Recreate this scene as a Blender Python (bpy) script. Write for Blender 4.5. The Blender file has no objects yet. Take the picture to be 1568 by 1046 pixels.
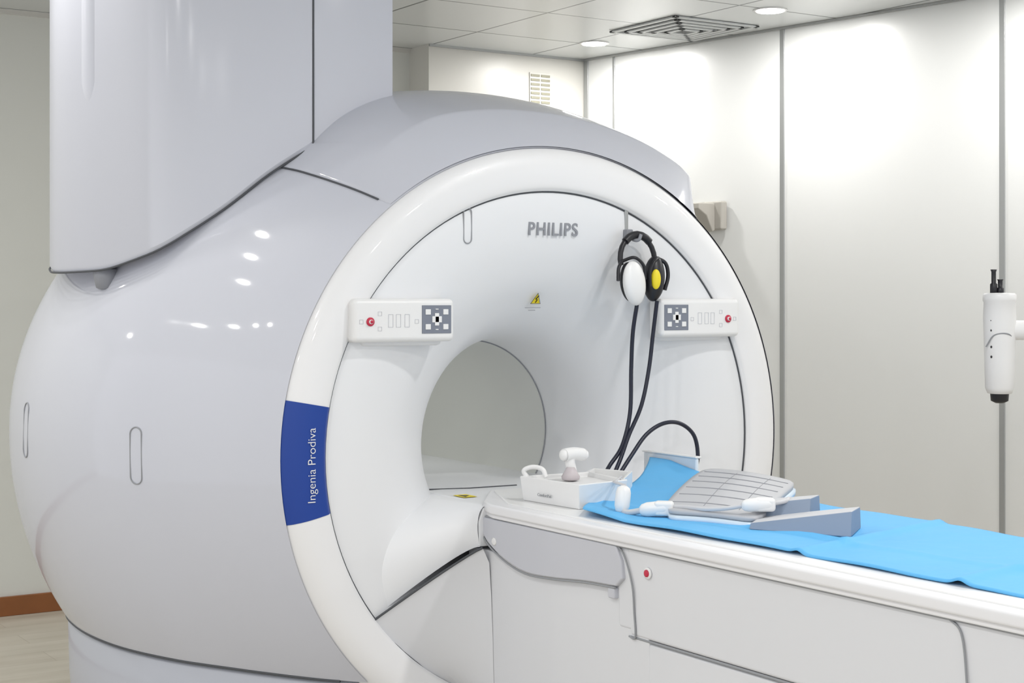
import bpy, bmesh, math, random
from mathutils import Vector, Matrix
random.seed(3)
scn = bpy.context.scene
COL = scn.collection
ZC = 1.0   # bore-axis height; all part coordinates are relative to the bore axis

# ------------------------------------------------------------------ materials
def mat(name, col, rough=0.4, metal=0.0, coat=0.0, coat_r=0.05, noise=0.0, nscale=6.0, bump=0.0, bscale=80, alpha=1.0, spec=0.5, emit=None, estr=0):
    m = bpy.data.materials.new(name); m.use_nodes = True
    nt = m.node_tree; b = nt.nodes['Principled BSDF']
    b.inputs['Base Color'].default_value = (*col, 1)
    b.inputs['Roughness'].default_value = rough
    b.inputs['Metallic'].default_value = metal
    b.inputs['Coat Weight'].default_value = coat
    b.inputs['Coat Roughness'].default_value = coat_r
    b.inputs['Specular IOR Level'].default_value = spec
    b.inputs['Alpha'].default_value = alpha
    if emit:
        b.inputs['Emission Color'].default_value = (*emit, 1)
        b.inputs['Emission Strength'].default_value = estr
    tc = nt.nodes.new('ShaderNodeTexCoord')
    n = nt.nodes.new('ShaderNodeTexNoise'); n.inputs['Scale'].default_value = nscale
    n.inputs['Detail'].default_value = 4
    nt.links.new(tc.outputs['Object'], n.inputs['Vector'])
    mx = nt.nodes.new('ShaderNodeMixRGB'); mx.blend_type = 'MULTIPLY'
    mx.inputs['Color1'].default_value = (*col, 1)
    rr = nt.nodes.new('ShaderNodeValToRGB')
    lo = 1 - noise
    rr.color_ramp.elements[0].color = (lo, lo, lo, 1)
    rr.color_ramp.elements[1].color = (1, 1, 1, 1)
    nt.links.new(n.outputs['Fac'], rr.inputs['Fac'])
    nt.links.new(rr.outputs['Color'], mx.inputs['Color2'])
    mx.inputs['Fac'].default_value = 1.0 if noise > 0 else 0.0
    nt.links.new(mx.outputs['Color'], b.inputs['Base Color'])
    if bump > 0:
        n2 = nt.nodes.new('ShaderNodeTexNoise'); n2.inputs['Scale'].default_value = bscale
        nt.links.new(tc.outputs['Object'], n2.inputs['Vector'])
        bp = nt.nodes.new('ShaderNodeBump'); bp.inputs['Strength'].default_value = bump
        bp.inputs['Distance'].default_value = 0.01
        nt.links.new(n2.outputs['Fac'], bp.inputs['Height'])
        nt.links.new(bp.outputs['Normal'], b.inputs['Normal'])
    return m

M_BODY = mat('cover_lavender', (0.585, 0.60, 0.665), 0.5, coat=0.7, coat_r=0.05, noise=0.02, nscale=2, spec=.3)
M_TURR = mat('turret_lavender', (0.61, 0.625, 0.69), 0.5, coat=0.25, coat_r=0.14, noise=0.02, nscale=2, spec=.3)
M_PLINTH = mat('plinth_lavender', (0.47, 0.49, 0.55), 0.5, coat=0.4, coat_r=0.06)
M_RING = mat('ring_white', (0.84, 0.84, 0.85), 0.4, coat=0.6, coat_r=0.05)
M_FASC = mat('fascia_white', (0.81, 0.82, 0.84), 0.42, noise=0.015)
M_BORE = mat('bore_grey', (0.70, 0.71, 0.68), 0.5)
M_SEAM = mat('seam_dark', (0.07, 0.075, 0.085), 0.6)
M_SEAML = mat('seam_grey', (0.30, 0.31, 0.33), 0.6)
M_BLUE = mat('label_blue', (0.004, 0.045, 0.30), 0.4)
M_WHITE = mat('plastic_white', (0.83, 0.83, 0.83), 0.35)
M_TABLE = mat('table_white', (0.82, 0.82, 0.84), 0.38, noise=0.01)
M_PED = mat('pedestal_white', (0.72, 0.73, 0.76), 0.45)
M_POD = mat('pod_grey', (0.56, 0.57, 0.62), 0.4)
M_LOGO = mat('logo_grey', (0.27, 0.28, 0.31), 0.5)
M_BLACK = mat('black_rubber', (0.012, 0.012, 0.016), 0.4)
M_NAVY = mat('cable_navy', (0.01, 0.013, 0.03), 0.35)
M_PAD = mat('keypad_slate', (0.20, 0.22, 0.27), 0.5)
M_RED = mat('button_red', (0.55, 0.02, 0.06), 0.35)
M_YEL = mat('yellow', (0.85, 0.68, 0.02), 0.45)
M_SHEET = mat('sheet_blue', (0.12, 0.48, 0.87), 0.62, noise=0.08, nscale=5, bump=0.3, bscale=14)
M_LTB = mat('tray_pale', (0.62, 0.74, 0.86), 0.3)
M_GREY = mat('grey_board', (0.50, 0.51, 0.54), 0.5)
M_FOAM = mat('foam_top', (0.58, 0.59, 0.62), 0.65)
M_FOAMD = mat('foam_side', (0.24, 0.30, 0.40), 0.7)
M_CABG = mat('cable_grey', (0.6, 0.6, 0.62), 0.4)
M_METAL = mat('metal_trim', (0.42, 0.43, 0.43), 0.35, metal=0.6)
M_WOOD = mat('baseboard_wood', (0.30, 0.11, 0.035), 0.4, noise=0.25, nscale=12)
M_BEIGE = mat('bracket_beige', (0.45, 0.43, 0.39), 0.5)
M_GRILLE = mat('grille_olive', (0.30, 0.29, 0.22), 0.5)
M_WALLR = mat('wall_panel', (0.80, 0.81, 0.80), 0.3, coat=0.3, coat_r=0.15, noise=0.015, nscale=1.5, bump=0.03, bscale=2)
M_WALLB = mat('wall_paint', (0.72, 0.73, 0.69), 0.5, noise=0.02, nscale=1.5)
M_WALLBOX = mat('wall_boxing', (0.66, 0.65, 0.61), 0.35, noise=0.02)
M_LAMP = mat('lamp_glow', (1, 1, 1), 0.5, emit=(1, 0.98, 0.95), estr=15)
M_VENT = mat('vent_grey', (0.56, 0.58, 0.58), 0.5)
M_VENTD = mat('vent_dark', (0.34, 0.35, 0.35), 0.6)

def ceiling_mat():
    m = mat('ceiling_tiles', (0.62, 0.64, 0.64), 0.3)
    nt = m.node_tree; b = nt.nodes['Principled BSDF']
    tc = nt.nodes.new('ShaderNodeTexCoord')
    mp = nt.nodes.new('ShaderNodeMapping'); mp.inputs['Location'].default_value = (0.28, 0.13, 0)
    br = nt.nodes.new('ShaderNodeTexBrick'); br.offset = 0.0
    br.inputs['Scale'].default_value = 1.0
    br.inputs['Brick Width'].default_value = 0.6
    br.inputs['Row Height'].default_value = 0.6
    br.inputs['Mortar Size'].default_value = 0.006
    br.inputs['Mortar Smooth'].default_value = 0.1
    br.inputs['Color1'].default_value = (0.70, 0.72, 0.72, 1)
    br.inputs['Color2'].default_value = (0.66, 0.68, 0.68, 1)
    br.inputs['Mortar'].default_value = (0.10, 0.11, 0.11, 1)
    nt.links.new(tc.outputs['Object'], mp.inputs['Vector'])
    nt.links.new(mp.outputs['Vector'], br.inputs['Vector'])
    nt.links.new(br.outputs['Color'], b.inputs['Base Color'])
    return m
M_CEIL = ceiling_mat()

def floor_mat():
    m = mat('floor_vinyl', (0.55, 0.5, 0.43), 0.4)
    nt = m.node_tree; b = nt.nodes['Principled BSDF']
    tc = nt.nodes.new('ShaderNodeTexCoord')
    mp = nt.nodes.new('ShaderNodeMapping'); mp.inputs['Scale'].default_value = (1.0, 5.0, 1)
    n = nt.nodes.new('ShaderNodeTexNoise'); n.inputs['Scale'].default_value = 2.2; n.inputs['Detail'].default_value = 6
    cr = nt.nodes.new('ShaderNodeValToRGB')
    cr.color_ramp.elements[0].position = 0.3; cr.color_ramp.elements[0].color = (0.50, 0.46, 0.38, 1)
    cr.color_ramp.elements[1].position = 0.7; cr.color_ramp.elements[1].color = (0.62, 0.58, 0.50, 1)
    br = nt.nodes.new('ShaderNodeTexBrick')
    br.inputs['Scale'].default_value = 1; br.inputs['Brick Width'].default_value = 1.2; br.inputs['Row Height'].default_value = 0.18
    br.inputs['Mortar Size'].default_value = 0.002
    br.inputs['Color1'].default_value = (1, 1, 1, 1); br.inputs['Color2'].default_value = (0.95, 0.94, 0.93, 1)
    br.inputs['Mortar'].default_value = (0.8, 0.78, 0.75, 1)
    mx = nt.nodes.new('ShaderNodeMixRGB'); mx.blend_type = 'MULTIPLY'; mx.inputs['Fac'].default_value = 1
    nt.links.new(tc.outputs['Object'], mp.inputs['Vector']); nt.links.new(mp.outputs['Vector'], n.inputs['Vector'])
    nt.links.new(tc.outputs['Object'], br.inputs['Vector'])
    nt.links.new(n.outputs['Fac'], cr.inputs['Fac'])
    nt.links.new(cr.outputs['Color'], mx.inputs['Color1']); nt.links.new(br.outputs['Color'], mx.inputs['Color2'])
    nt.links.new(mx.outputs['Color'], b.inputs['Base Color'])
    return m
M_FLOOR = floor_mat()

# ------------------------------------------------------------------ helpers
def empty(name, x, y, z):
    e = bpy.data.objects.new(name, None); e.empty_display_size = 0.1
    e.location = (x, y, z + ZC); COL.objects.link(e)
    return e

def fin(o, parent=None, m=None, smooth=False):
    if o.name not in COL.objects: COL.objects.link(o)
    if m: o.data.materials.append(m)
    o.location = (0, 0, ZC)
    if parent:
        o.parent = parent
        o.matrix_parent_inverse = Matrix.Translation(-Vector(parent.location))
    if smooth and o.type == 'MESH':
        for p in o.data.polygons: p.use_smooth = True
    return o

def mesh(name, vs, fs, m=None, parent=None, smooth=False, recalc=True):
    me = bpy.data.meshes.new(name)
    me.from_pydata([tuple(v) for v in vs], [], fs)
    if recalc:
        bm = bmesh.new(); bm.from_mesh(me)
        bmesh.ops.recalc_face_normals(bm, faces=bm.faces); bm.to_mesh(me); bm.free()
    o = bpy.data.objects.new(name, me)
    return fin(o, parent, m, smooth)

def bevel(o, w, seg=3, ang=35):
    b = o.modifiers.new('bev', 'BEVEL'); b.width = w; b.segments = seg; b.limit_method = 'ANGLE'; b.angle_limit = math.radians(ang)
    for p in o.data.polygons: p.use_smooth = True
    wn = o.modifiers.new('wn', 'WEIGHTED_NORMAL'); wn.keep_sharp = False
    return o

def rbox(name, c, s, m, parent, bev=0.004, rz=0.0, rx=0.0, ry=0.0, seg=3):
    vs = []
    R = Matrix.Rotation(rz, 3, 'Z') @ Matrix.Rotation(rx, 3, 'X') @ Matrix.Rotation(ry, 3, 'Y')
    for dx in (-.5, .5):
        for dy in (-.5, .5):
            for dz in (-.5, .5):
                vs.append(Vector(c) + R @ Vector((dx*s[0], dy*s[1], dz*s[2])))
    fs = [(0,1,3,2),(4,6,7,5),(0,4,5,1),(2,3,7,6),(0,2,6,4),(1,5,7,3)]
    o = mesh(name, vs, fs, m, parent)
    if bev: bevel(o, bev, seg)
    return o

def prism(name, poly, axis, a, b, m, parent, bev=0.004, seg=3):
    def P(p, t):
        if axis == 'x': return (t, p[0], p[1])
        if axis == 'y': return (p[0], t, p[1])
        return (p[0], p[1], t)
    n = len(poly)
    vs = [P(p, a) for p in poly] + [P(p, b) for p in poly]
    fs = [tuple(range(n)), tuple(range(2*n-1, n-1, -1))] + [(i, (i+1) % n, n+(i+1) % n, n+i) for i in range(n)]
    o = mesh(name, vs, fs, m, parent)
    if bev: bevel(o, bev, seg)
    return o

def catmull(pts, sub=8, closed=False):
    pts = [Vector(p) for p in pts]; n = len(pts); out = []
    rng = n if closed else n-1
    for i in range(rng):
        if closed: p0, p1, p2, p3 = pts[i-1], pts[i], pts[(i+1) % n], pts[(i+2) % n]
        else:
            p1, p2 = pts[i], pts[i+1]
            p0 = pts[i-1] if i > 0 else 2*p1-p2
            p3 = pts[i+2] if i+2 < n else 2*p2-p1
        for k in range(sub):
            t = k/sub
            out.append(0.5*((2*p1)+(p2-p0)*t+(2*p0-5*p1+4*p2-p3)*t*t+(-p0+3*p1-3*p2+p3)*t**3))
    if not closed: out.append(pts[-1])
    return out

def tube(name, pts, r, m, parent, cyclic=False, smooth=True, sub=8, res=4):
    if smooth: pts = catmull(pts, sub, cyclic)
    cu = bpy.data.curves.new(name, 'CURVE'); cu.dimensions = '3D'
    s = cu.splines.new('POLY'); s.points.add(len(pts)-1)
    for i, p in enumerate(pts): s.points[i].co = (*p, 1)
    s.use_cyclic_u = cyclic
    cu.bevel_depth = r; cu.bevel_resolution = res; cu.use_fill_caps = True
    return fin(bpy.data.objects.new(name, cu), parent, m)

def revolve(name, prof, m, parent, seg=160, a0=0.0, a1=2*math.pi, cx=0, cz=0, smooth=True):
    full = abs(a1-a0-2*math.pi) < 1e-6
    n = seg if full else seg+1
    vs = []; fs = []
    for i in range(n):
        a = a0+(a1-a0)*i/seg
        for r, y in prof: vs.append((cx+r*math.sin(a), y, cz+r*math.cos(a)))
    k = len(prof)
    for i in range(seg):
        j = (i+1) % n
        for q in range(k-1): fs.append((i*k+q, j*k+q, j*k+q+1, i*k+q+1))
    return mesh(name, vs, fs, m, parent, smooth)

def lathe(name, prof, c, m, parent, axis=(0,0,1), seg=32, smooth=True):
    q = Vector((0,0,1)).rotation_difference(Vector(axis).normalized())
    vs = []; fs = []; k = len(prof)
    for i in range(seg):
        a = 2*math.pi*i/seg
        for r, h in prof: vs.append(Vector(c)+q @ Vector((r*math.cos(a), r*math.sin(a), h)))
    for i in range(seg):
        j = (i+1) % seg
        for t in range(k-1): fs.append((i*k+t, j*k+t, j*k+t+1, i*k+t+1))
    fs.append(tuple(i*k for i in range(seg))); fs.append(tuple(i*k+k-1 for i in range(seg)))
    return mesh(name, vs, fs, m, parent, smooth)

def ellipsoid(name, c, s, m, parent, rz=0, rx=0, ry=0):
    R = Matrix.Rotation(rz, 3, 'Z') @ Matrix.Rotation(rx, 3, 'X') @ Matrix.Rotation(ry, 3, 'Y')
    bm = bmesh.new(); bmesh.ops.create_uvsphere(bm, u_segments=32, v_segments=20, radius=1)
    for v in bm.verts:
        v.co = Vector(c)+R @ Vector((v.co.x*s[0], v.co.y*s[1], v.co.z*s[2]))
    me = bpy.data.meshes.new(name); bm.to_mesh(me); bm.free()
    return fin(bpy.data.objects.new(name, me), parent, m, True)

def text(name, s, loc, size, m, parent, rot=(math.pi/2, 0, 0), bold=0.0, sx=1.0, ext=.0004, space=1.0):
    cu = bpy.data.curves.new(name, 'FONT'); cu.body = s; cu.size = size
    cu.align_x = 'CENTER'; cu.align_y = 'CENTER'; cu.extrude = ext; cu.offset = bold; cu.space_character = space
    o = bpy.data.objects.new(name, cu); COL.objects.link(o); cu.materials.append(m)
    o.location = (loc[0], loc[1], loc[2]+ZC); o.rotation_euler = rot; o.scale = (sx, 1, 1)
    if parent:
        o.parent = parent; o.matrix_parent_inverse = Matrix.Translation(-Vector(parent.location))
    return o

def interp(tab, y):
    if y <= tab[0][0]: return tab[0][1]
    if y >= tab[-1][0]: return tab[-1][1]
    for i in range(len(tab)-1):
        if tab[i][0] <= y <= tab[i+1][0]:
            x0, v0 = tab[i]; x1, v1 = tab[i+1]
            def sl(j):
                if j <= 0: return (tab[1][1]-tab[0][1])/(tab[1][0]-tab[0][0])
                if j >= len(tab)-1: return (tab[-1][1]-tab[-2][1])/(tab[-1][0]-tab[-2][0])
                return (tab[j+1][1]-tab[j-1][1])/(tab[j+1][0]-tab[j-1][0])
            h = x1-x0; t = (y-x0)/h
            return (2*t**3-3*t*t+1)*v0+(t**3-2*t*t+t)*h*sl(i)+(-2*t**3+3*t*t)*v1+(t**3-t*t)*h*sl(i+1)

# ================================================================== MRI SCANNER
mri = empty('mri_scanner', 0, 0.9, -1.0)
RX = [(0, .806), (.1, .865), (.2, .915), (.35, .985), (.5, 1.055), (.7, 1.115), (.9, 1.142), (1.1, 1.14), (1.3, 1.11), (1.5, 1.02), (1.65, .9), (1.75, .72)]
RZT = [(0, .806), (.1, .855), (.2, .895), (.35, .945), (.5, .975), (.7, .985), (.9, .985), (1.1, .97), (1.3, .95), (1.5, .90), (1.65, .82), (1.75, .70)]
RZB = [(0, .806), (.1, .865), (.2, .915), (.35, .98), (.5, 1.03), (.7, 1.08), (.9, 1.10), (1.1, 1.10), (1.3, 1.07), (1.5, 1.0), (1.65, .88), (1.75, .70)]
def body(a, y, off=0.0):
    c = math.cos(a)
    rz = interp(RZT if c >= 0 else RZB, y)
    return Vector(((interp(RX, y)+off)*math.sin(a), y, (rz+off)*c))
ZCUT = -.575
ys = [1.75*i/70 for i in range(71)]
vs = []; fs = []; N = 192
for i in range(N):
    a = 2*math.pi*i/N
    for y in ys: vs.append(body(a, y))
    vs.append((.5*math.sin(a), 1.79, .5*math.cos(a))); vs.append((.275*math.sin(a), 1.79, .275*math.cos(a)))
K = len(ys)+2
for i in range(N):
    j = (i+1) % N
    for q in range(K-1): fs.append((i*K+q, j*K+q, j*K+q+1, i*K+q+1))
o = mesh('outer_cover', vs, fs, M_BODY, mri, True)
bm = bmesh.new(); bm.from_mesh(o.data)
bmesh.ops.bisect_plane(bm, geom=bm.verts[:]+bm.edges[:]+bm.faces[:], plane_co=(0,0,ZCUT), plane_no=(0,0,-1), clear_outer=True)
bm.to_mesh(o.data); bm.free()
# plinth
def halfw(y): 
    rz = interp(RZB, y); return interp(RX, y)*math.sqrt(max(0, 1-(ZCUT/rz)**2))
pl = [0.06+1.62*i/30 for i in range(31)]
out = [(-halfw(y)+.006, y) for y in pl]+[(halfw(y)-.006, y) for y in reversed(pl)]
n = len(out); vs = []; fs = []
for k, (z, ins) in enumerate([(ZCUT-.004, 0.012), (ZCUT-.02, 0), (-.75, 0.004), (-.92, .02), (-1.0, .02)]):
    for x, y in out: vs.append((x-math.copysign(ins, x), y, z))
for k in range(4):
    for i in range(n): fs.append((k*n+i, k*n+(i+1) % n, (k+1)*n+(i+1) % n, (k+1)*n+i))
fs.append(tuple(range(n)))
mesh('base_plinth', vs, fs, M_PLINTH, mri, True)
tube('plinth_seam', [(-halfw(y)+.002, y, ZCUT-.002) for y in pl], .004, M_SEAM, mri, sub=2)
# hood on top
HO = [(-38, .002), (-35, .008), (-30, .026), (-25, .040), (-18, .046), (-10, .042), (0, .038), (10, .041), (20, .050), (30, .062), (36, .066), (38, .056), (39.0, .01)]
def hoff(deg, y):
    if y < .13: s = 1.35*y/.13
    else: s = 1.35-.35*min(1, (y-.13)/.35)
    return .001+interp(HO, deg)*s
vs = []; fs = []; NA = 100; hy = [0.004+.014*i for i in range(9)]+[.124, .130, .136, .145, .16, .18]+[.2+.05*i for i in range(0, 23)]
for i in range(NA+1):
    d = -38+77.0*i/NA
    for y in hy: vs.append(body(math.radians(d), y, hoff(d, y)))
K = len(hy)
for i in range(NA):
    for q in range(K-1): fs.append((i*K+q, (i+1)*K+q, (i+1)*K+q+1, i*K+q+1))
for side, d in ((0, -38.1), (NA, 39.1)):
    b0 = len(vs)
    for y in hy: vs.append(body(math.radians(d), y, -.01))
    for q in range(K-1): fs.append((side*K+q, side*K+q+1, b0+q+1, b0+q))
mesh('top_hood', vs, fs, M_BODY, mri, True)
for d in (-38.2, 39.2):
    tube('hood_seam', [body(math.radians(d), y, .002) for y in (0.04, .06, .12, .2, .28, .36, .5, .8)], .0026, M_SEAM, mri)
# trim ring
ringp = [(.688, .03), (.688, -.004), (.692, -.012), (.702, -.018), (.735, -.022), (.765, -.020), (.79, -.010), (.806, .006), (.814, .02), (.816, .03), (.812, .04)]
rp = [(p.x, p.y) for p in catmull([(r, y, 0) for r, y in ringp], 4)]
revolve('trim_ring', rp, M_RING, mri, 240)
tube('ring_outer_seam', [(.8095*math.sin(math.radians(t)), .042, .8095*math.cos(math.radians(t))) for t in range(-178, 1, 2)], .0035, M_SEAML, mri, False, False)
tube('ring_inner_seam', [(.687*math.sin(2*math.pi*i/120), -.001, .687*math.cos(2*math.pi*i/120)) for i in range(120)], .0030, M_SEAM, mri, True, False)
# blue label
a0 = math.radians(-101.5); a1 = math.radians(-79.5)
revolve('name_label', [(r+(.0014 if r > .79 else 0), y-.0012) for r, y in rp[6:]], M_BLUE, mri, 24, a0, a1)
text('name_lettering', 'Ingenia Prodiva', (-.732, -.0250, -.015), .0305, M_WHITE, mri, rot=(math.pi/2, -math.pi/2, 0), bold=-.0003)
# front fascia + flare + bore
fp = [(.69, .0), (.66, -.004), (.62, -.004), (.56, .004), (.50, .022), (.44, .05), (.385, .09), (.342, .13), (.312, .175), (.29, .235), (.279, .31), (.275, .40), (.275, .44)]
fpc = catmull([(r, y, 0) for r, y in fp], 5)
revolve('front_fascia', [(p[0], p[1]) for p in fpc], M_FASC, mri, 200)
def fasc_y(r):
    for p, q in zip(fpc[:-1], fpc[1:]):
        if q[0] <= r <= p[0]: return p[1]+(q[1]-p[1])*(p[0]-r)/max(1e-6, p[0]-q[0])
    return 0
revolve('bore_tube', [(.274, .438), (.274, .445), (.272, .45), (.272, 1.79)], M_BORE, mri, 120)
tube('bore_seam', [(.2735*math.sin(2*math.pi*i/90), .44, .2735*math.cos(2*math.pi*i/90)) for i in range(90)], .002, M_SEAML, mri, True, False)
prism('bore_bridge', [(-.245, .02), (.245, .02), (.245, 1.7), (-.245, 1.7)], 'z', -.16, -.135, M_FASC, mri, .003)
# unseen strip and lamp added along the tunnel top to brighten the bore
rbox('bore_fill_strip', (0, 1.05, .268), (.05, .9, .006), M_WHITE, mri, .002)
ld = bpy.data.lights.new('bore_fill_light', 'AREA'); ld.shape = 'RECTANGLE'; ld.size = .05; ld.size_y = .9; ld.energy = .75; ld.color = (1, 1, .97)
lo = bpy.data.objects.new('bore_fill_light', ld); COL.objects.link(lo); lo.location = (0, 1.05, ZC+.262)
lo.parent = mri; lo.matrix_parent_inverse = Matrix.Translation(-Vector(mri.location))
tube('bridge_seam', [(-.268, .235, -.1305), (-.15, .19, -.1295), (-.0, .18, -.1295)], .002, M_SEAM, mri, smooth=False)
# docking shelf
A = [(-.27, -.132), (-.34, -.142), (-.42, -.165), (-.50, -.215), (-.548, -.30), (-.552, -.42)]
B = [(-.27, -.130), (-.300, -.132), (-.315, -.145), (-.322, -.17), (-.322, -.20), (-.316, -.235)]
A2 = catmull([(*p, 0) for p in A], 6); B2 = catmull([(*p, 0) for p in B], 6)
for s, nm in ((1, 'dock_shoulder'), (-1, 'dock_shoulder_far')):
    vs = []; fs = []; T = 16
    for t in range(T+1):
        u = t/T; w = 1-(1-u)**1.8; 
        for p, q in zip(A2, B2):
            r = math.hypot(p.x, p.y)
            y0 = fasc_y(min(.689, r))+.01
            y = y0+(-.135-y0)*u
            vs.append((s*(p.x+(q.x-p.x)*w), y, p.y+(q.y-p.y)*w))
    K = len(A2)
    for t in range(T):
        for q in range(K-1): fs.append((t*K+q, t*K+q+1, (t+1)*K+q+1, (t+1)*K+q))
    mesh(nm, vs, fs, M_FASC, mri, True)
prism('dock_top', [(-.285, -.125), (.285, -.125), (.285, .22), (-.285, .22)], 'z', -.17, -.1305, M_FASC, mri, .004)
prism('dock_front', [(-.318, -.235), (-.319, -.17), (-.305, -.136), (.305, -.136), (.319, -.17), (.318, -.235)], 'y', -.136, .05, M_FASC, mri, .004)
# lower front cover runs from the fascia to the table pedestal
C1 = [(-.555, -.424), (-.520, -.46)] + [(-.69*math.sin(math.radians(d)), -.69*math.cos(math.radians(d))) for d in (44, 36, 28, 20, 11, 2)]
C2 = [(-.316, -.237), (-.297, -.275), (-.291, -.36), (-.286, -.48), (-.283, -.60), (-.279, -.74), (-.274, -.87), (-.270, -1.0)]
for s, nm in ((1, 'lower_cover'), (-1, 'lower_cover_far')):
    vs = []; fs = []; T = 12
    for t in range(T+1):
        u = t/T; w = 1-(1-u)**1.25
        for p, q in zip(C1, C2):
            vs.append((s*(p[0]+(q[0]-p[0])*w), -.002+(-.15+.002)*u, p[1]+(q[1]-p[1])*w))
    K = len(C1)
    for t in range(T):
        for q in range(K-1): fs.append((t*K+q, t*K+q+1, (t+1)*K+q+1, (t+1)*K+q))
    mesh(nm, vs, fs, M_PED, mri, True)
    pts = []
    for t in range(T+1):
        u = t/T; w = 1-(1-u)**1.25; p = C1[0]; q = C2[0]
        pts.append((s*(p[0]+(q[0]-p[0])*w-.002), -.004-.148*u, p[1]+(q[1]-p[1])*w+.002))
    tube('lower_seam', pts, .003, M_SEAM, mri, smooth=False)
def pill(name, cx, cz, hw, hl, y, m, parent, r=.0015):
    pts = []
    for k in range(13): a = math.pi*k/12; pts.append((hw*math.cos(a), hl-hw+hw*math.sin(a)))
    for k in range(13): a = math.pi+math.pi*k/12; pts.append((hw*math.cos(a), -hl+hw+hw*math.sin(a)))
    return tube(name, [(cx+p[0], y, cz+p[1]) for p in pts], r, m, parent, True, False)
pill('cover_latch', -.273, .588, .012, .047, -.0045, M_SEAML, mri)
rbox('hook_rail', (.247, -.004, .620), (.011, .006, .07), M_METAL, mri, .001)
text('maker_lettering', 'PHILIPS', (0, fasc_y(.60)-.0008, .583), .050, M_LOGO, mri, bold=.0007, sx=.93, ext=.0012, space=1.12)
ty = fasc_y(.395)-.004
WX = .028
mesh('warning_sticker', [(-.052+WX, ty-.018+.012, .383), (-.022+WX, ty-.018+.012, .383), (-.037+WX, ty-.02, .410)], [(0, 1, 2)], M_YEL, mri)
tube('warning_bolt', [(-.034+WX, ty-.021, .404), (-.040+WX, ty-.014, .395), (-.034+WX, ty-.012, .393), (-.038+WX, ty-.008, .385)], .0013, M_BLACK, mri, smooth=False)
tube('warning_border', [(-.053+WX, ty-.007, .382), (-.021+WX, ty-.007, .382), (-.037+WX, ty-.021, .411)], .0009, M_BLACK, mri, True, False)
for k, z in enumerate((.371, .364)):
    tube('warning_text', [(-.066+.014*k+WX, ty+.001+k*.004, z), (-.015-.015*k+WX, ty+.001+k*.004, z)], .0009, M_SEAML, mri, smooth=False)
mesh('floor_warning_sticker', [(-.272, .075, -.1285), (-.230, .075, -.1285), (-.230, .015, -.1285), (-.272, .015, -.1285)], [(0, 1, 2, 3)], M_YEL, mri)
mesh('floor_warning_mark', [(-.262, .025, -.128), (-.238, .045, -.128), (-.262, .065, -.128)], [(0, 1, 2)], M_BLACK, mri)
for yc, zc, hl, hw in ((.425, -.012, .074, .018), (1.0, .02, .078, .022)):
    pts = []
    for k in range(13): a = math.pi*k/12; pts.append((hw*math.cos(a), hl-hw+hw*math.sin(a)))
    for k in range(13): a = math.pi+math.pi*k/12; pts.append((hw*math.cos(a), -hl+hw+hw*math.sin(a)))
    q = []
    for dy, dz in pts:
        y = yc+dy; z = zc+dz; rz = interp(RZT if z > 0 else RZB, y)
        q.append((-interp(RX, y)*math.sqrt(1-(z/rz)**2)-.001, y, z))
    tube('service_slot', q, .0018, M_SEAML, mri, True, False)
# turret cover
plan_ctrl = [(-.54, .37, 0), (-.66, .395, 0), (-.78, .43, 0), (-.925, .50, 0), (-1.02, .66, 0), (-1.085, .83, 0), (-1.075, .99, 0), (-.98, 1.25, 0), (-.75, 1.5, 0)]
plan_front = catmull(plan_ctrl, 8)
ctrl_z = [.815, .735, .635, .527, .475, .470, .474, .5, .5]
zs = []
for i in range(len(ctrl_z)-1):
    for k in range(8):
        t = k/8; zs.append(ctrl_z[i]*(1-t)+ctrl_z[i+1]*t)
zs.append(ctrl_z[-1])
for it in range(6):
    zs = [zs[0]]+[(zs[i-1]+2*zs[i]+zs[i+1])/4 for i in range(1, len(zs)-1)]+[zs[-1]]
ring = [(-.275, .405, .93)] + [(p.x, p.y, z) for p, z in zip(plan_front, zs)] + [(-.275, 1.5, .6)]
ZT = 1.665
n = len(ring)
vs = [Vector(p) for p in ring]
vs += [Vector((p[0]*1.0, p[1], p[2]+.012)) for p in ring]
cen = Vector((-.6, 1.0, 0))
for i in range(n):
    d = Vector((vs[i].x, vs[i].y, 0))-cen; d.normalize()
    vs[i] -= d*.006
vs += [Vector((p[0], p[1], ZT)) for p in ring]
vs.append(Vector((-.6, 1.0, .55))); vs.append(Vector((-.6, 1.0, ZT)))
fs = []
for i in range(n):
    j = (i+1) % n
    fs.append((i, j, n+j, n+i)); fs.append((n+i, n+j, 2*n+j, 2*n+i)); fs.append((i, j, 3*n)); fs.append((2*n+i, 2*n+j, 3*n+1))
o = mesh('turret_cover', vs, fs, M_TURR, mri, True)
o.modifiers.new('es', 'EDGE_SPLIT').split_angle = math.radians(28)
tube('turret_lower_seam', [Vector((p[0], p[1], p[2]-.002)) for p in ring[1:-3]], .003, M_SEAM, mri, smooth=False)
tube('turret_front_seam', [(-.54, .369, .81), (-.54, .369, ZT)], .0026, M_SEAM, mri, smooth=False)
lathe('turret_foot', [(.016, 0), (.024, .004), (.030, .03), (.034, .055)], (-1.005, .72, .422), M_LOGO, mri, seg=24)
gx, gy = -1.026, .735
bmv = []; bmf = []; S = 28; hs_ = [(-.17, .002), (-.15, .15), (-.11, .42), (-.06, .75), (0, 1), (.35, 1), (.675, 1)]
dirn = Vector((-.86, -.50, 0)); tan = Vector((-.50, .86, 0))
for h, sc in hs_:
    for k in range(S):
        a = 2*math.pi*k/S
        bmv.append(Vector((gx, gy, .99+h)) + tan*(.042*sc*math.cos(a)) + dirn*(.034*sc*math.sin(a)))
for q in range(len(hs_)-1):
    for k in range(S): bmf.append((q*S+k, q*S+(k+1) % S, (q+1)*S+(k+1) % S, (q+1)*S+k))
mesh('turret_grip', bmv, bmf, M_TURR, mri, True)

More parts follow.
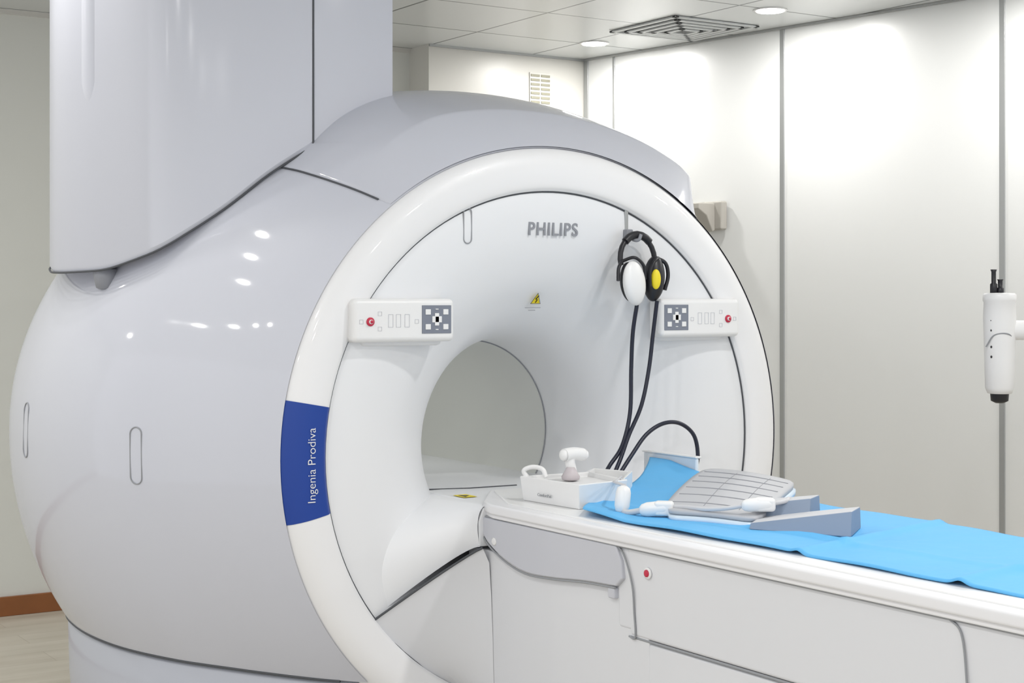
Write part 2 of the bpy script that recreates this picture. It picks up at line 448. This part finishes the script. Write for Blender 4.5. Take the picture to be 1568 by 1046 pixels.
# control panels
def control(nm, s):
    cx = .483*s
    rbox(nm, (cx, -.018, .341), (.294, .058, .110), M_WHITE, mri, .014, seg=5)
    fy = -.0475
    rbox(nm+'_keypad', (s*.392, fy, .343), (.086, .003, .072), M_PAD, mri, .001)
    for dx, dz in ((-.026, .019), (.026, .019), (-.026, -.019), (.026, -.019)):
        rbox(nm+'_key', (s*.392+dx, fy-.002, .343+dz), (.015, .003, .014), M_WHITE, mri, .001)
    rbox(nm+'_key_mid', (s*.392, fy-.002, .343), (.028, .003, .016), M_WHITE, mri, .001)
    rbox(nm+'_key_mid_up', (s*.392, fy-.002, .343), (.012, .003, .032), M_WHITE, mri, .001)
    for dz in (.026, -.026):
        tube(nm+'_arrow', [(s*.392-.004, fy-.002, .343+dz), (s*.392+.004, fy-.002, .343+dz)], .0013, M_WHITE, mri, smooth=False)
    lathe(nm+'_stop_ring', [(.011, 0), (.011, .003), (.008, .004)], (s*.583, fy+.001, .338), M_RED, mri, axis=(0, -1, 0))
    lathe(nm+'_stop_button', [(.0055, 0), (.0055, .007), (.003, .008)], (s*.583, fy, .338), M_WHITE, mri, axis=(0, -1, 0))
    lathe(nm+'_stop_core', [(.0040, 0), (.0040, .0095)], (s*.583, fy, .338), M_RED, mri, axis=(0, -1, 0))
    for d in (.525, .503, .478):
        w, h = .0065, .016
        tube(nm+'_key_outline', [(s*d-w, fy, .34-h), (s*d+w, fy, .34-h), (s*d+w, fy, .34+h), (s*d-w, fy, .34+h)], .0006, M_POD, mri, True, False)
    for d, z in ((.608, .338), (.556, .358), (.556, .32), (.45, .338)):
        w = .005
        tube(nm+'_key_small', [(s*d-w, fy, z-w), (s*d+w, fy, z-w), (s*d+w, fy, z+w), (s*d-w, fy, z+w)], .0005, M_POD, mri, True, False)
    rbox(nm+'_bracket', (cx-.01*s, .01, .325), (.235, .05, .10), M_FASC, mri, .012)
control('control_panel_a', -1)
control('control_panel_b', 1)

# ================================================================== PATIENT TABLE
tab = empty('patient_table', 0, -1.5, -1.0)
TZ = -.121
prism('table_frame', [(-.32, -.19), (-.30, -.125), (-.16, .07), (.16, .07), (.30, -.125), (.32, -.19), (.32, -2.75), (-.32, -2.75)], 'z', TZ-.026, TZ, M_TABLE, tab, .007, 4)
prism('table_flange', [(-.312, -.19), (-.295, -.13), (.295, -.13), (.312, -.19), (.312, -2.74), (-.312, -2.74)], 'z', TZ-.036, TZ-.024, M_TABLE, tab, .003)
prism('table_cradle', [(-.285, -.22), (-.17, .03), (.17, .03), (.285, -.22), (.285, -2.7), (-.285, -2.7)], 'z', TZ-.01, TZ+.004, M_WHITE, tab, .003)
prism('side_cover', [(-.300, TZ-.034), (.300, TZ-.034), (.292, -.355), (-.292, -.355)], 'y', -2.74, -.735, M_PED, tab, .008)
tube('frame_seam', [(-.300, -.14, TZ-.037), (-.303, -.7, TZ-.037), (-.303, -2.7, TZ-.037)], .003, M_SEAML, tab, smooth=False)
tube('side_seam_lower', [(-.288, -.735, -.358), (-.288, -2.7, -.358)], .003, M_SEAML, tab, smooth=False)
tube('side_seam_end', [(-.302, -.70, TZ-.036), (-.303, -.73, -.18), (-.301, -.755, -.24), (-.297, -.757, -.30), (-.294, -.757, -.355), (-.29, -.73, -.358)], .0022, M_SEAML, tab)
tube('side_seam_mid', [(-.302, -1.66, TZ-.036), (-.302, -1.69, -.18), (-.3, -1.70, -.26), (-.296, -1.70, -.355), (-.291, -1.70, -1.0)], .0020, M_SEAML, tab)
prism('side_end_block', [(-.299, TZ-.036), (.299, TZ-.036), (.292, -.345), (-.292, -.345)], 'y', -.75, -.69, M_PED, tab, .01)
prism('base_column', [(-.286, -.362), (.286, -.362), (.28, -1.0), (-.28, -1.0)], 'y', -2.72, -.775, M_PED, tab, .008)
pp = [(-.293, -.245), (-.289, -.36), (-.285, -.48), (-.282, -.60), (-.278, -.74), (-.273, -.87), (-.269, -1.0)]
prism('base_pedestal', pp+[(-x, z) for x, z in reversed(pp)], 'y', -.80, -.04, M_PED, tab, .004)
rbox('pedestal_bracket', (-.290, -.68, -.268), (.03, .025, .025), M_POD, tab, .004)
pod = catmull([(-.135, -.160, 0), (-.125, -.18, 0), (-.15, -.217, 0), (-.23, -.252, 0), (-.33, -.272, 0), (-.45, -.268, 0), (-.58, -.256, 0), (-.70, -.25, 0)], 5)
poly = [(p.x, p.y) for p in pod]+[(-.725, -.23), (-.72, -.19), (-.70, -.158)]
prism('table_end_pod', poly, 'x', -.307, .307, M_POD, tab, .012, 4)
tube('pod_seam', [(-.304, p.x+.004, p.y-.004) for p in pod], .0025, M_SEAML, tab, smooth=False)
lathe('pod_button', [(.010, 0), (.010, .003), (.007, .004)], (-.306, -.19, -.215), M_WHITE, tab, axis=(-1, 0, 0))
lathe('release_ring', [(.013, 0), (.013, .003), (.010, .004)], (-.299, -.81, -.205), M_WHITE, tab, axis=(-1, 0, 0))
lathe('release_button', [(.008, 0), (.008, .006), (.005, .007)], (-.299, -.81, -.205), M_RED, tab, axis=(-1, 0, 0))

# ================================================================== BLUE SHEET
sh = empty('blue_table_sheet', 0, -1.4, TZ)
NU, NV = 320, 48
vs = []; fs = []
def near_x(y): return -.272+.03*min(1, max(0, (-y-.52)/.5))+.02*min(1, max(0, (-y-1.0)/.7))+.004*math.sin(9*y)
for i in range(NU+1):
    for j in range(NV+1):
        v = j/NV
        y0 = -.52+.50*v+.03*math.sin(v*6)
        u = i/NU; y = y0+(-2.66-y0)*u
        x = near_x(y)+(.312-near_x(y))*v
        z = TZ+.0085+.0015*math.sin(11*y+5*x)+.001*math.sin(23*y-9*x)
        z += .007*math.exp(-((y+1.21-.12*v)/.016)**2)
        z += .008*math.exp(-((y+1.62+.10*v-.06*math.sin(4*v))/.018)**2)
        z += .004*math.exp(-((v-.3-.05*math.sin(3*y))/.03)**2)
        z += .004/(1+math.exp(-(y+1.21-.12*v)/.008))
        lift = max(0, v-.35)/.65*max(0, min(1, (y+.62)/.5))
        z += .055*lift**1.3
        z += .012*math.exp(-((v)/.15)**2)*max(0, 1-u*14)
        vs.append((x, y, z))
for i in range(NU):
    for j in range(NV):
        a = i*(NV+1)+j; fs.append((a, a+1, a+NV+2, a+NV+1))
o = mesh('sheet_cloth', vs, fs, M_SHEET, sh, True)
so = o.modifiers.new('s', 'SOLIDIFY'); so.thickness = .005; so.offset = 0

# ================================================================== ITEMS ON THE TABLE
box = empty('accessory_box', -.12, -.29, TZ)
ps = [(-.228, -.185), (-.212, -.425), (-.045, -.40), (-.02, -.20)]
bz = TZ+.004
def openbox(nm, poly, z0, z1, m, parent, t=.006, taper=.0, dep=.012):
    c = sum((Vector(p) for p in poly), Vector((0, 0)))/len(poly); n = len(poly)
    P = [Vector(p) for p in poly]
    lo = [(c+(p-c)*(1-taper)) for p in P]
    inn = [(c+(p-c)*(1-t*2/((p-c).length))) for p in P]
    vs = [(*p, z0) for p in lo]+[(*p, z1) for p in P]+[(*p, z1) for p in inn]+[(*p, z1-dep) for p in inn]
    fs = [tuple(range(n)), tuple(range(3*n, 4*n))]
    for k in range(3):
        for i in range(n): fs.append((k*n+i, k*n+(i+1) % n, (k+1)*n+(i+1) % n, (k+1)*n+i))
    o = mesh(nm, vs, fs, m, parent); bevel(o, .003, 2); return o
openbox('box_body', ps, bz, bz+.062, M_WHITE, box, taper=.06)
openbox('box_side_bin', [(-.035, -.37), (.09, -.24), (.05, -.12), (-.03, -.19)], bz, bz+.060, M_WHITE, box, dep=.035)
tube('box_handle', [(-.205, -.19, bz+.055), (-.215, -.185, bz+.074), (-.20, -.20, bz+.084), (-.185, -.225, bz+.080), (-.18, -.235, bz+.060)], .006, M_WHITE, box)
text('box_lettering', 'ComfortPad', (-.2225, -.29, bz+.022), .011, M_SEAML, box, rot=(math.pi/2, 0, -math.pi/2+.08))

hs = empty('handheld_scope', -.11, -.27, bz+.05)
tube('grip', [(-.125, -.265, -.062), (-.118, -.26, -.042), (-.125, -.262, -.02), (-.122, -.26, .0)], .013, M_WHITE, hs)
lathe('grip_base', [(.010, 0), (.022, .003), (.024, .010), (.017, .022), (.010, .035)], (-.125, -.265, -.066), mat('pinkish_grey', (.55, .5, .52), .4), hs)
tube('head', [(-.145, -.265, .0), (-.115, -.262, .002), (-.085, -.26, -.002)], .0165, M_WHITE, hs, res=8)
lathe('head_nose', [(.016, 0), (.013, .01), (.007, .016)], (-.085, -.26, -.002), M_WHITE, hs, axis=(.9, 0, -.4))
lathe('head_tail', [(.016, 0), (.012, .008), (.004, .012)], (-.145, -.265, 0), M_WHITE, hs, axis=(-1, 0, 0))

tr = empty('clear_side_tray', .3, -.1, TZ)
rbox('tray_wall', (.322, -.11, TZ+.042), (.012, .235, .086), mat('tray_frost', (.80, .85, .9), .25), tr, .006)
rbox('tray_lip', (.323, -.11, TZ+.086), (.022, .24, .006), M_WHITE, tr, .003)

bd = empty('slatted_support_board', .09, -.63, TZ+.01)
Q = [Vector((-.173, -.69)), Vector((-.085, -.937)), Vector((.285, -.66)), Vector((.30, -.285))]
def bil(u, v):
    return (Q[0]*(1-u)+Q[1]*u)*(1-v)+(Q[3]*(1-u)+Q[2]*u)*v
def bz_(u, v): return TZ+.032+.034*v+.009*math.sin(math.pi*v)-.006*(2*u-1)**2
def plate(nm, dz, th, m, inset=0.0):
    vs = []; fs = []; n = 20
    for i in range(n+1):
        for j in range(n+1):
            u = inset+(1-2*inset)*i/n; v = inset+(1-2*inset)*j/n
            cu = (u-.5)*2; cv = (v-.5)*2
            f = 1-.10*(abs(cu)**6)*(abs(cv)**6)
            u2 = .5+cu*f/2; v2 = .5+cv*f/2
            p = bil(u2, v2); vs.append((p.x, p.y, bz_(u2, v2)+dz))
    for i in range(n):
        for j in range(n): a = i*(n+1)+j; fs.append((a, a+1, a+n+2, a+n+1))
    o = mesh(nm, vs, fs, m, bd, True)
    s = o.modifiers.new('s', 'SOLIDIFY'); s.thickness = th; s.offset = 0
    return o
plate('board_top', 0, .010, M_GREY)
plate('board_base', -.012, .010, M_LTB, -.03)
for k in range(1, 7):
    v = k/7
    tube('board_groove', [(*bil(u, v), bz_(u, v)+.0048) for u in (.06, .3, .5, .7, .94)], .0018, M_LOGO, bd)
for u in (.4, .75):
    tube('board_rib', [(*bil(u, v), bz_(u, v)+.005) for v in (.1, .4, .7, .9)], .0010, M_LOGO, bd)

def wedge(nm, a, b, dep, h0, h1, z):
    e = empty(nm, (a[0]+b[0])/2, (a[1]+b[1])/2, z)
    a = Vector(a); b = Vector(b); d = Vector(dep)
    vs = [(*a, z), (*b, z), (*(b+d), z), (*(a+d), z), (*(a+d*.12), z+h0), (*(b+d*.12), z+h1), (*(b+d*.92), z+h1*.92), (*(a+d*.92), z+h0)]
    fs = [(0, 3, 2, 1), (0, 1, 5, 4), (1, 2, 6, 5), (2, 3, 7, 6), (3, 0, 4, 7), (4, 5, 6, 7)]
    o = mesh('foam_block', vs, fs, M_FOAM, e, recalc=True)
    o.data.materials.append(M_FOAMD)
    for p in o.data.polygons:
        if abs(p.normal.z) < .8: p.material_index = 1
    bevel(o, .003, 2)
    return e
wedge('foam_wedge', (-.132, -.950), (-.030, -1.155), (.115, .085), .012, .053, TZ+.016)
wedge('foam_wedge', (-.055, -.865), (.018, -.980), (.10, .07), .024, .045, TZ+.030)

cb = empty('coil_connector_cable', -.1, -.7, TZ)
def caps(nm, c, ax, l, r, m=M_WHITE):
    ax = Vector(ax).normalized()
    return lathe(nm, [(r*.45, -l/2), (r*.8, -l/2+.006), (r, -l/2+.018), (r*1.02, 0), (r, l/2-.016), (r*.85, l/2-.006), (r*.4, l/2)], c, m, cb, axis=ax, seg=24)
caps('connector_upright', (-.185, -.565, -.078), (.25, .15, 1), .066, .018)
caps('connector_lying', (-.165, -.665, -.090), (.55, -.6, .1), .075, .017)
caps('connector_end', (-.06, -.90, -.062), (.7, -.45, .05), .075, .015)
rbox('connector_block', (-.152, -.68, -.088), (.045, .03, .034), M_WHITE, cb, .008, rz=-.8)
rbox('connector_end_block', (-.045, -.905, -.062), (.045, .034, .030), M_WHITE, cb, .008, rz=-.6)
tube('lead_a', [(-.19, -.57, -.105), (-.195, -.60, -.104), (-.185, -.64, -.095)], .007, M_CABG, cb)
tube('lead_b', [(-.14, -.69, -.084), (-.135, -.74, -.080), (-.13, -.80, -.078), (-.11, -.85, -.072), (-.085, -.885, -.063)], .005, M_CABG, cb)
tube('lead_c', [(-.175, -.56, -.046), (-.16, -.50, -.045), (-.10, -.42, -.056), (-.04, -.36, -.055), (.0, -.31, -.06)], .004, M_CABG, cb)
tube('lead_d', [(-.03, -.915, -.060), (.0, -.925, -.055), (.03, -.90, -.055)], .005, M_CABG, cb)

# ================================================================== HEADPHONES
hp = empty('headphones', .26, -.06, .45)
HX = -.020
band = []
for k in range(15):
    a = math.radians(-14+208*k/14)
    band.append((.272+HX-.060*math.cos(a), -.05+.005*math.sin(a), .505+.068*math.sin(a)))
tube('headband', band, .0075, M_BLACK, hp, smooth=False, res=6)
tube('headband_pad', [(p[0], p[1]-.003, p[2]+.001) for p in band[4:11]], .011, M_BLACK, hp, smooth=False, res=6)
ellipsoid('ear_cup_left', (.232+HX, -.088, .438), (.044, .022, .062), M_WHITE, hp, ry=math.radians(-14), rz=.3)
ellipsoid('ear_cushion_left', (.238+HX, -.060, .442), (.040, .018, .056), M_BLACK, hp, ry=math.radians(-14), rz=.3)
ellipsoid('ear_cup_right', (.322+HX, -.060, .452), (.031, .028, .064), M_BLACK, hp, ry=math.radians(4), rz=-.1)
ellipsoid('ear_cup_right_shell', (.336+HX, -.045, .45), (.028, .028, .056), M_BLACK, hp)
ellipsoid('ear_pad_inset', (.311+HX, -.083, .450), (.014, .008, .028), M_YEL, hp, rz=-.4)
tube('yoke_left', [(.212+HX, -.06, .50), (.192+HX, -.07, .48), (.184+HX, -.078, .445)], .005, M_BLACK, hp)
tube('yoke_left_inner', [(.212+HX, -.06, .50), (.235+HX, -.085, .509), (.266+HX, -.085, .488), (.276+HX, -.08, .45)], .0045, M_BLACK, hp)
tube('yoke_right', [(.330+HX, -.06, .51), (.355+HX, -.07, .495), (.364+HX, -.07, .46), (.354+HX, -.068, .42)], .0055, M_BLACK, hp)
tube('yoke_right_inner', [(.33+HX, -.07, .51), (.305+HX, -.085, .50), (.290+HX, -.085, .47), (.292+HX, -.083, .43)], .004, M_BLACK, hp)
tube('cord_left', [(.228, -.08, .385), (.228, -.06, .30), (.230, -.05, .20), (.226, -.05, .08), (.195, -.055, -.01), (.15, -.06, -.06), (.115, -.08, -.085)], .0058, M_NAVY, hp)
tube('cord_right', [(.305, -.07, .39), (.303, -.055, .30), (.292, -.05, .20), (.262, -.055, .10), (.215, -.06, .02), (.18, -.07, -.04), (.14, -.09, -.085)], .0058, M_NAVY, hp)
tube('cord_loop', [(.15, -.10, -.085), (.20, -.09, -.035), (.26, -.08, .02), (.32, -.08, .048), (.38, -.08, .045), (.425, -.085, .01), (.435, -.09, -.05), (.42, -.09, -.10)], .0058, M_NAVY, hp)
rbox('headphone_hook', (.247, -.012, .575), (.022, .022, .03), M_LOGO, mri, .003)
tube('headphone_hook_arm', [(.247, -.01, .575), (.242, -.045, .560), (.250, -.058, .560), (.255, -.062, .575)], .005, M_LOGO, mri)

# ================================================================== CONTRAST INJECTOR ON STAND
inj = empty('contrast_injector', 1.72, -.50, -1.0)
ic = (1.434, -.315)
lathe('injector_body', [(.020, .105), (.036, .108), (.043, .125), (.045, .20), (.047, .28), (.049, .34), (.047, .385), (.050, .39), (.050, .408), (.044, .413), (.02, .414)], (*ic, 0), M_WHITE, inj, seg=40)
lathe('injector_nozzle', [(.012, .078), (.026, .085), (.028, .108), (.03, .12)], (*ic, 0), M_BLACK, inj)
r3 = Vector((.841, -.542, 0))
for d, h in ((-.018, .075), (.002, .045)):
    c = Vector((ic[0], ic[1], .41))+r3*d
    lathe('plunger_knob', [(.011, 0), (.011, h*.4), (.007, h*.45), (.007, h*.9), (.010, h)], tuple(c), M_BLACK, inj, seg=20)
tube('injector_shell_seam', [Vector((*ic, .28))+r3*(-.047)+Vector((-.013, -.018, -.03)), Vector((*ic, .285))+r3*(-.03)+Vector((-.020, -.033, 0)), Vector((*ic, .29))+r3*.01+Vector((-.026, -.040, 0)), Vector((*ic, .27))+r3*.04+Vector((-.014, -.018, 0))], .002, M_SEAML, inj)
for dz in (.33, .30, .25, .22):
    ellipsoid('injector_light', tuple(Vector((*ic, dz))+r3*(-.035)+Vector((-.016, -.026, 0))), (.003, .003, .004), M_BLACK, inj)
tube('injector_arm', [Vector((*ic, .30))+r3*.02, Vector((*ic, .30))+r3*.2, Vector((1.72, -.50, .30))], .030, M_WHITE, inj, smooth=False, res=8)
lathe('stand_pole', [(.02, 0), (.02, 1.32)], (1.72, -.50, -.98), M_METAL, inj)
lathe('stand_hub', [(.06, 0), (.055, .06), (.03, .09)], (1.72, -.50, -.96), M_WHITE, inj)
for k in range(5):
    a = 2*math.pi*k/5; v = Vector((math.cos(a), math.sin(a), 0))
    tube('stand_leg', [Vector((1.72, -.50, -.93)), Vector((1.72, -.50, -.95))+v*.28], .015, M_WHITE, inj, smooth=False)
    ellipsoid('stand_caster', tuple(Vector((1.72, -.50, -.972))+v*.28), (.028, .028, .028), M_BLACK, inj)

# ================================================================== ROOM
CZ = 1.67
def slab(name, lo, hi, m): 
    c = [(a+b)/2 for a, b in zip(lo, hi)]; s = [b-a for a, b in zip(lo, hi)]
    return rbox(name, c, s, m, None, 0)
slab('floor', (-5, -5.5, -1.1), (4.5, 3.7, -1.0), M_FLOOR)
slab('ceiling', (-5, -5.5, CZ), (4.5, 3.7, CZ+.1), M_CEIL)
slab('wall_back', (-5, 3.5, -1.0), (3.0, 3.7, CZ), M_WALLB)
slab('trim_1', (1.5, 3.3, -1.0), (2.45, 3.5, CZ), M_WALLBOX)
prism('baseboard_back', [(-5, 3.48), (1.5, 3.48), (1.5, 3.5), (-5, 3.5)], 'z', -1.0, -.915, M_WOOD, None, .003)
W0 = Vector((2.45, 3.3)); WD = Vector((.154, -.988)); WN = Vector((.988, .154))
def wquad(t0, t1, d0, d1): return [tuple(W0+WD*t0+WN*d0), tuple(W0+WD*t1+WN*d0), tuple(W0+WD*t1+WN*d1), tuple(W0+WD*t0+WN*d1)]
prism('wall_right', wquad(0, 8.6, 0, .12), 'z', -1.0, CZ, M_WALLR, None, 0)
prism('baseboard_right', wquad(0.02, 8.6, -.015, 0), 'z', -1.0, -.9, M_WOOD, None, .003)
k = 2
for t, w in ((.02, .03), (.226, .014), (1.335, .026), (2.486, .026), (3.64, .026), (4.8, .026)):
    prism('trim_%d' % k, wquad(t-w/2, t+w/2, -.006, .004), 'z', -1.0, CZ, M_METAL, None, .002); k += 1
prism('trim_%d' % k, wquad(0, 8.6, -.012, 0), 'z', CZ-.012, CZ, M_METAL, None, .002); k += 1
slab('trim_%d' % k, (-5, 3.488, CZ-.02), (1.5, 3.5, CZ), M_WALLBOX)
k += 1
slab('trim_%d' % k, (1.5, 3.288, CZ-.012), (2.45, 3.3, CZ), M_METAL)
vg = empty('wall_vent_grille', 2.166, 3.29, 1.4)
rbox('grille_plate', (2.166, 3.296, 1.44), (.130, .008, .27), M_WALLBOX, vg, .001)
for c in (2.134, 2.198):
    for r in range(11):
        rbox('grille_slat', (c, 3.291, 1.56-.023*r), (.054, .006, .012), M_GRILLE, vg, 0)
av = empty('ceiling_air_vent', 2.28, 2.25, CZ)
for q, (w, dz) in enumerate(((.25, -.006), (.20, -.009), (.155, -.012), (.11, -.015), (.065, -.018))):
    t = .024
    for s in (-1, 1):
        rbox('vent_vane', (2.28+s*(w-t/2), 2.25, CZ+dz), (t, 2*w, .008), M_VENT, av, .002)
        rbox('vent_vane', (2.28, 2.25+s*(w-t/2), CZ+dz), (2*w, t, .008), M_VENT, av, .002)
rbox('vent_core', (2.28, 2.25, CZ-.002), (.44, .44, .004), M_VENTD, av, 0)
wb = empty('wall_bracket', 2.57, 2.41, .8)
bp = W0+WD*.93
rbox('bracket_plate', (bp.x-.02, bp.y, .80), (.04, .16, .14), M_BEIGE, wb, .01)
prism('bracket_arm', [(bp.x-.14, .86), (bp.x-.02, .86), (bp.x-.02, .74), (bp.x-.05, .72), (bp.x-.09, .80), (bp.x-.14, .83)], 'y', bp.y-.03, bp.y+.05, M_BEIGE, wb, .006)
rbox('bracket_back', (bp.x-.03, bp.y+.10, .83), (.03, .10, .08), M_BEIGE, wb, .006)

def downlight(x, y, p=14, r=.058, nm='ceiling_downlight'):
    e = empty(nm, x, y, CZ)
    k = r/.058
    lathe('lamp_trim', [(.062*k, -.004), (.074*k, -.006), (.076*k, 0)], (x, y, CZ), M_WHITE, e, seg=40)
    lathe('lamp_lens', [(.002, -.0075), (.060*k, -.0075), (.060*k, -.003)], (x, y, CZ), M_LAMP, e, seg=40)
    ld = bpy.data.lights.new('lamp', 'AREA'); ld.shape = 'DISK'; ld.size = 2*r; ld.energy = p; ld.color = (1, .98, .955)
    lo = bpy.data.objects.new('lamp', ld); COL.objects.link(lo); lo.location = (x, y, CZ+ZC-.012)
    lo.parent = e; lo.matrix_parent_inverse = Matrix.Translation(-Vector(e.location))
for y in (2.83, 1.68, .5, -.65, -1.8): downlight(2.18+(2.83-y)*.11, y, 10)
for y in (2.6, -1.3, -2.6, -3.9): downlight(-2.3, y, 12)
for y in (-1.2, -2.5, -3.8): downlight(0.3, y, 12)
for y in (2.6, -1.5): downlight(-3.9, y, 12)
for x, y in ((-1.2, .86), (-1.45, .88), (-1.75, .90), (-2.15, .93), (-2.95, .55), (-3.05, .8), (-3.2, 1.08), (-3.35, 1.38)):
    downlight(x, y, 2.2, .028, 'ceiling_spotlight')

w = bpy.data.worlds.new('World'); scn.world = w; w.use_nodes = True
w.node_tree.nodes['Background'].inputs['Color'].default_value = (.95, .97, 1, 1)
w.node_tree.nodes['Background'].inputs['Strength'].default_value = 1.07

cd = bpy.data.cameras.new('camera'); cam = bpy.data.objects.new('camera', cd); COL.objects.link(cam)
cam.location = (-2.418, -3.548, ZC+.395)
cam.rotation_euler = (math.radians(90), 0, math.radians(-32.8))
cd.lens = 55.4; cd.sensor_width = 36; cd.shift_y = -65/1568
scn.camera = cam
scn.view_settings.view_transform = 'Standard'
scn.view_settings.exposure = 0.0
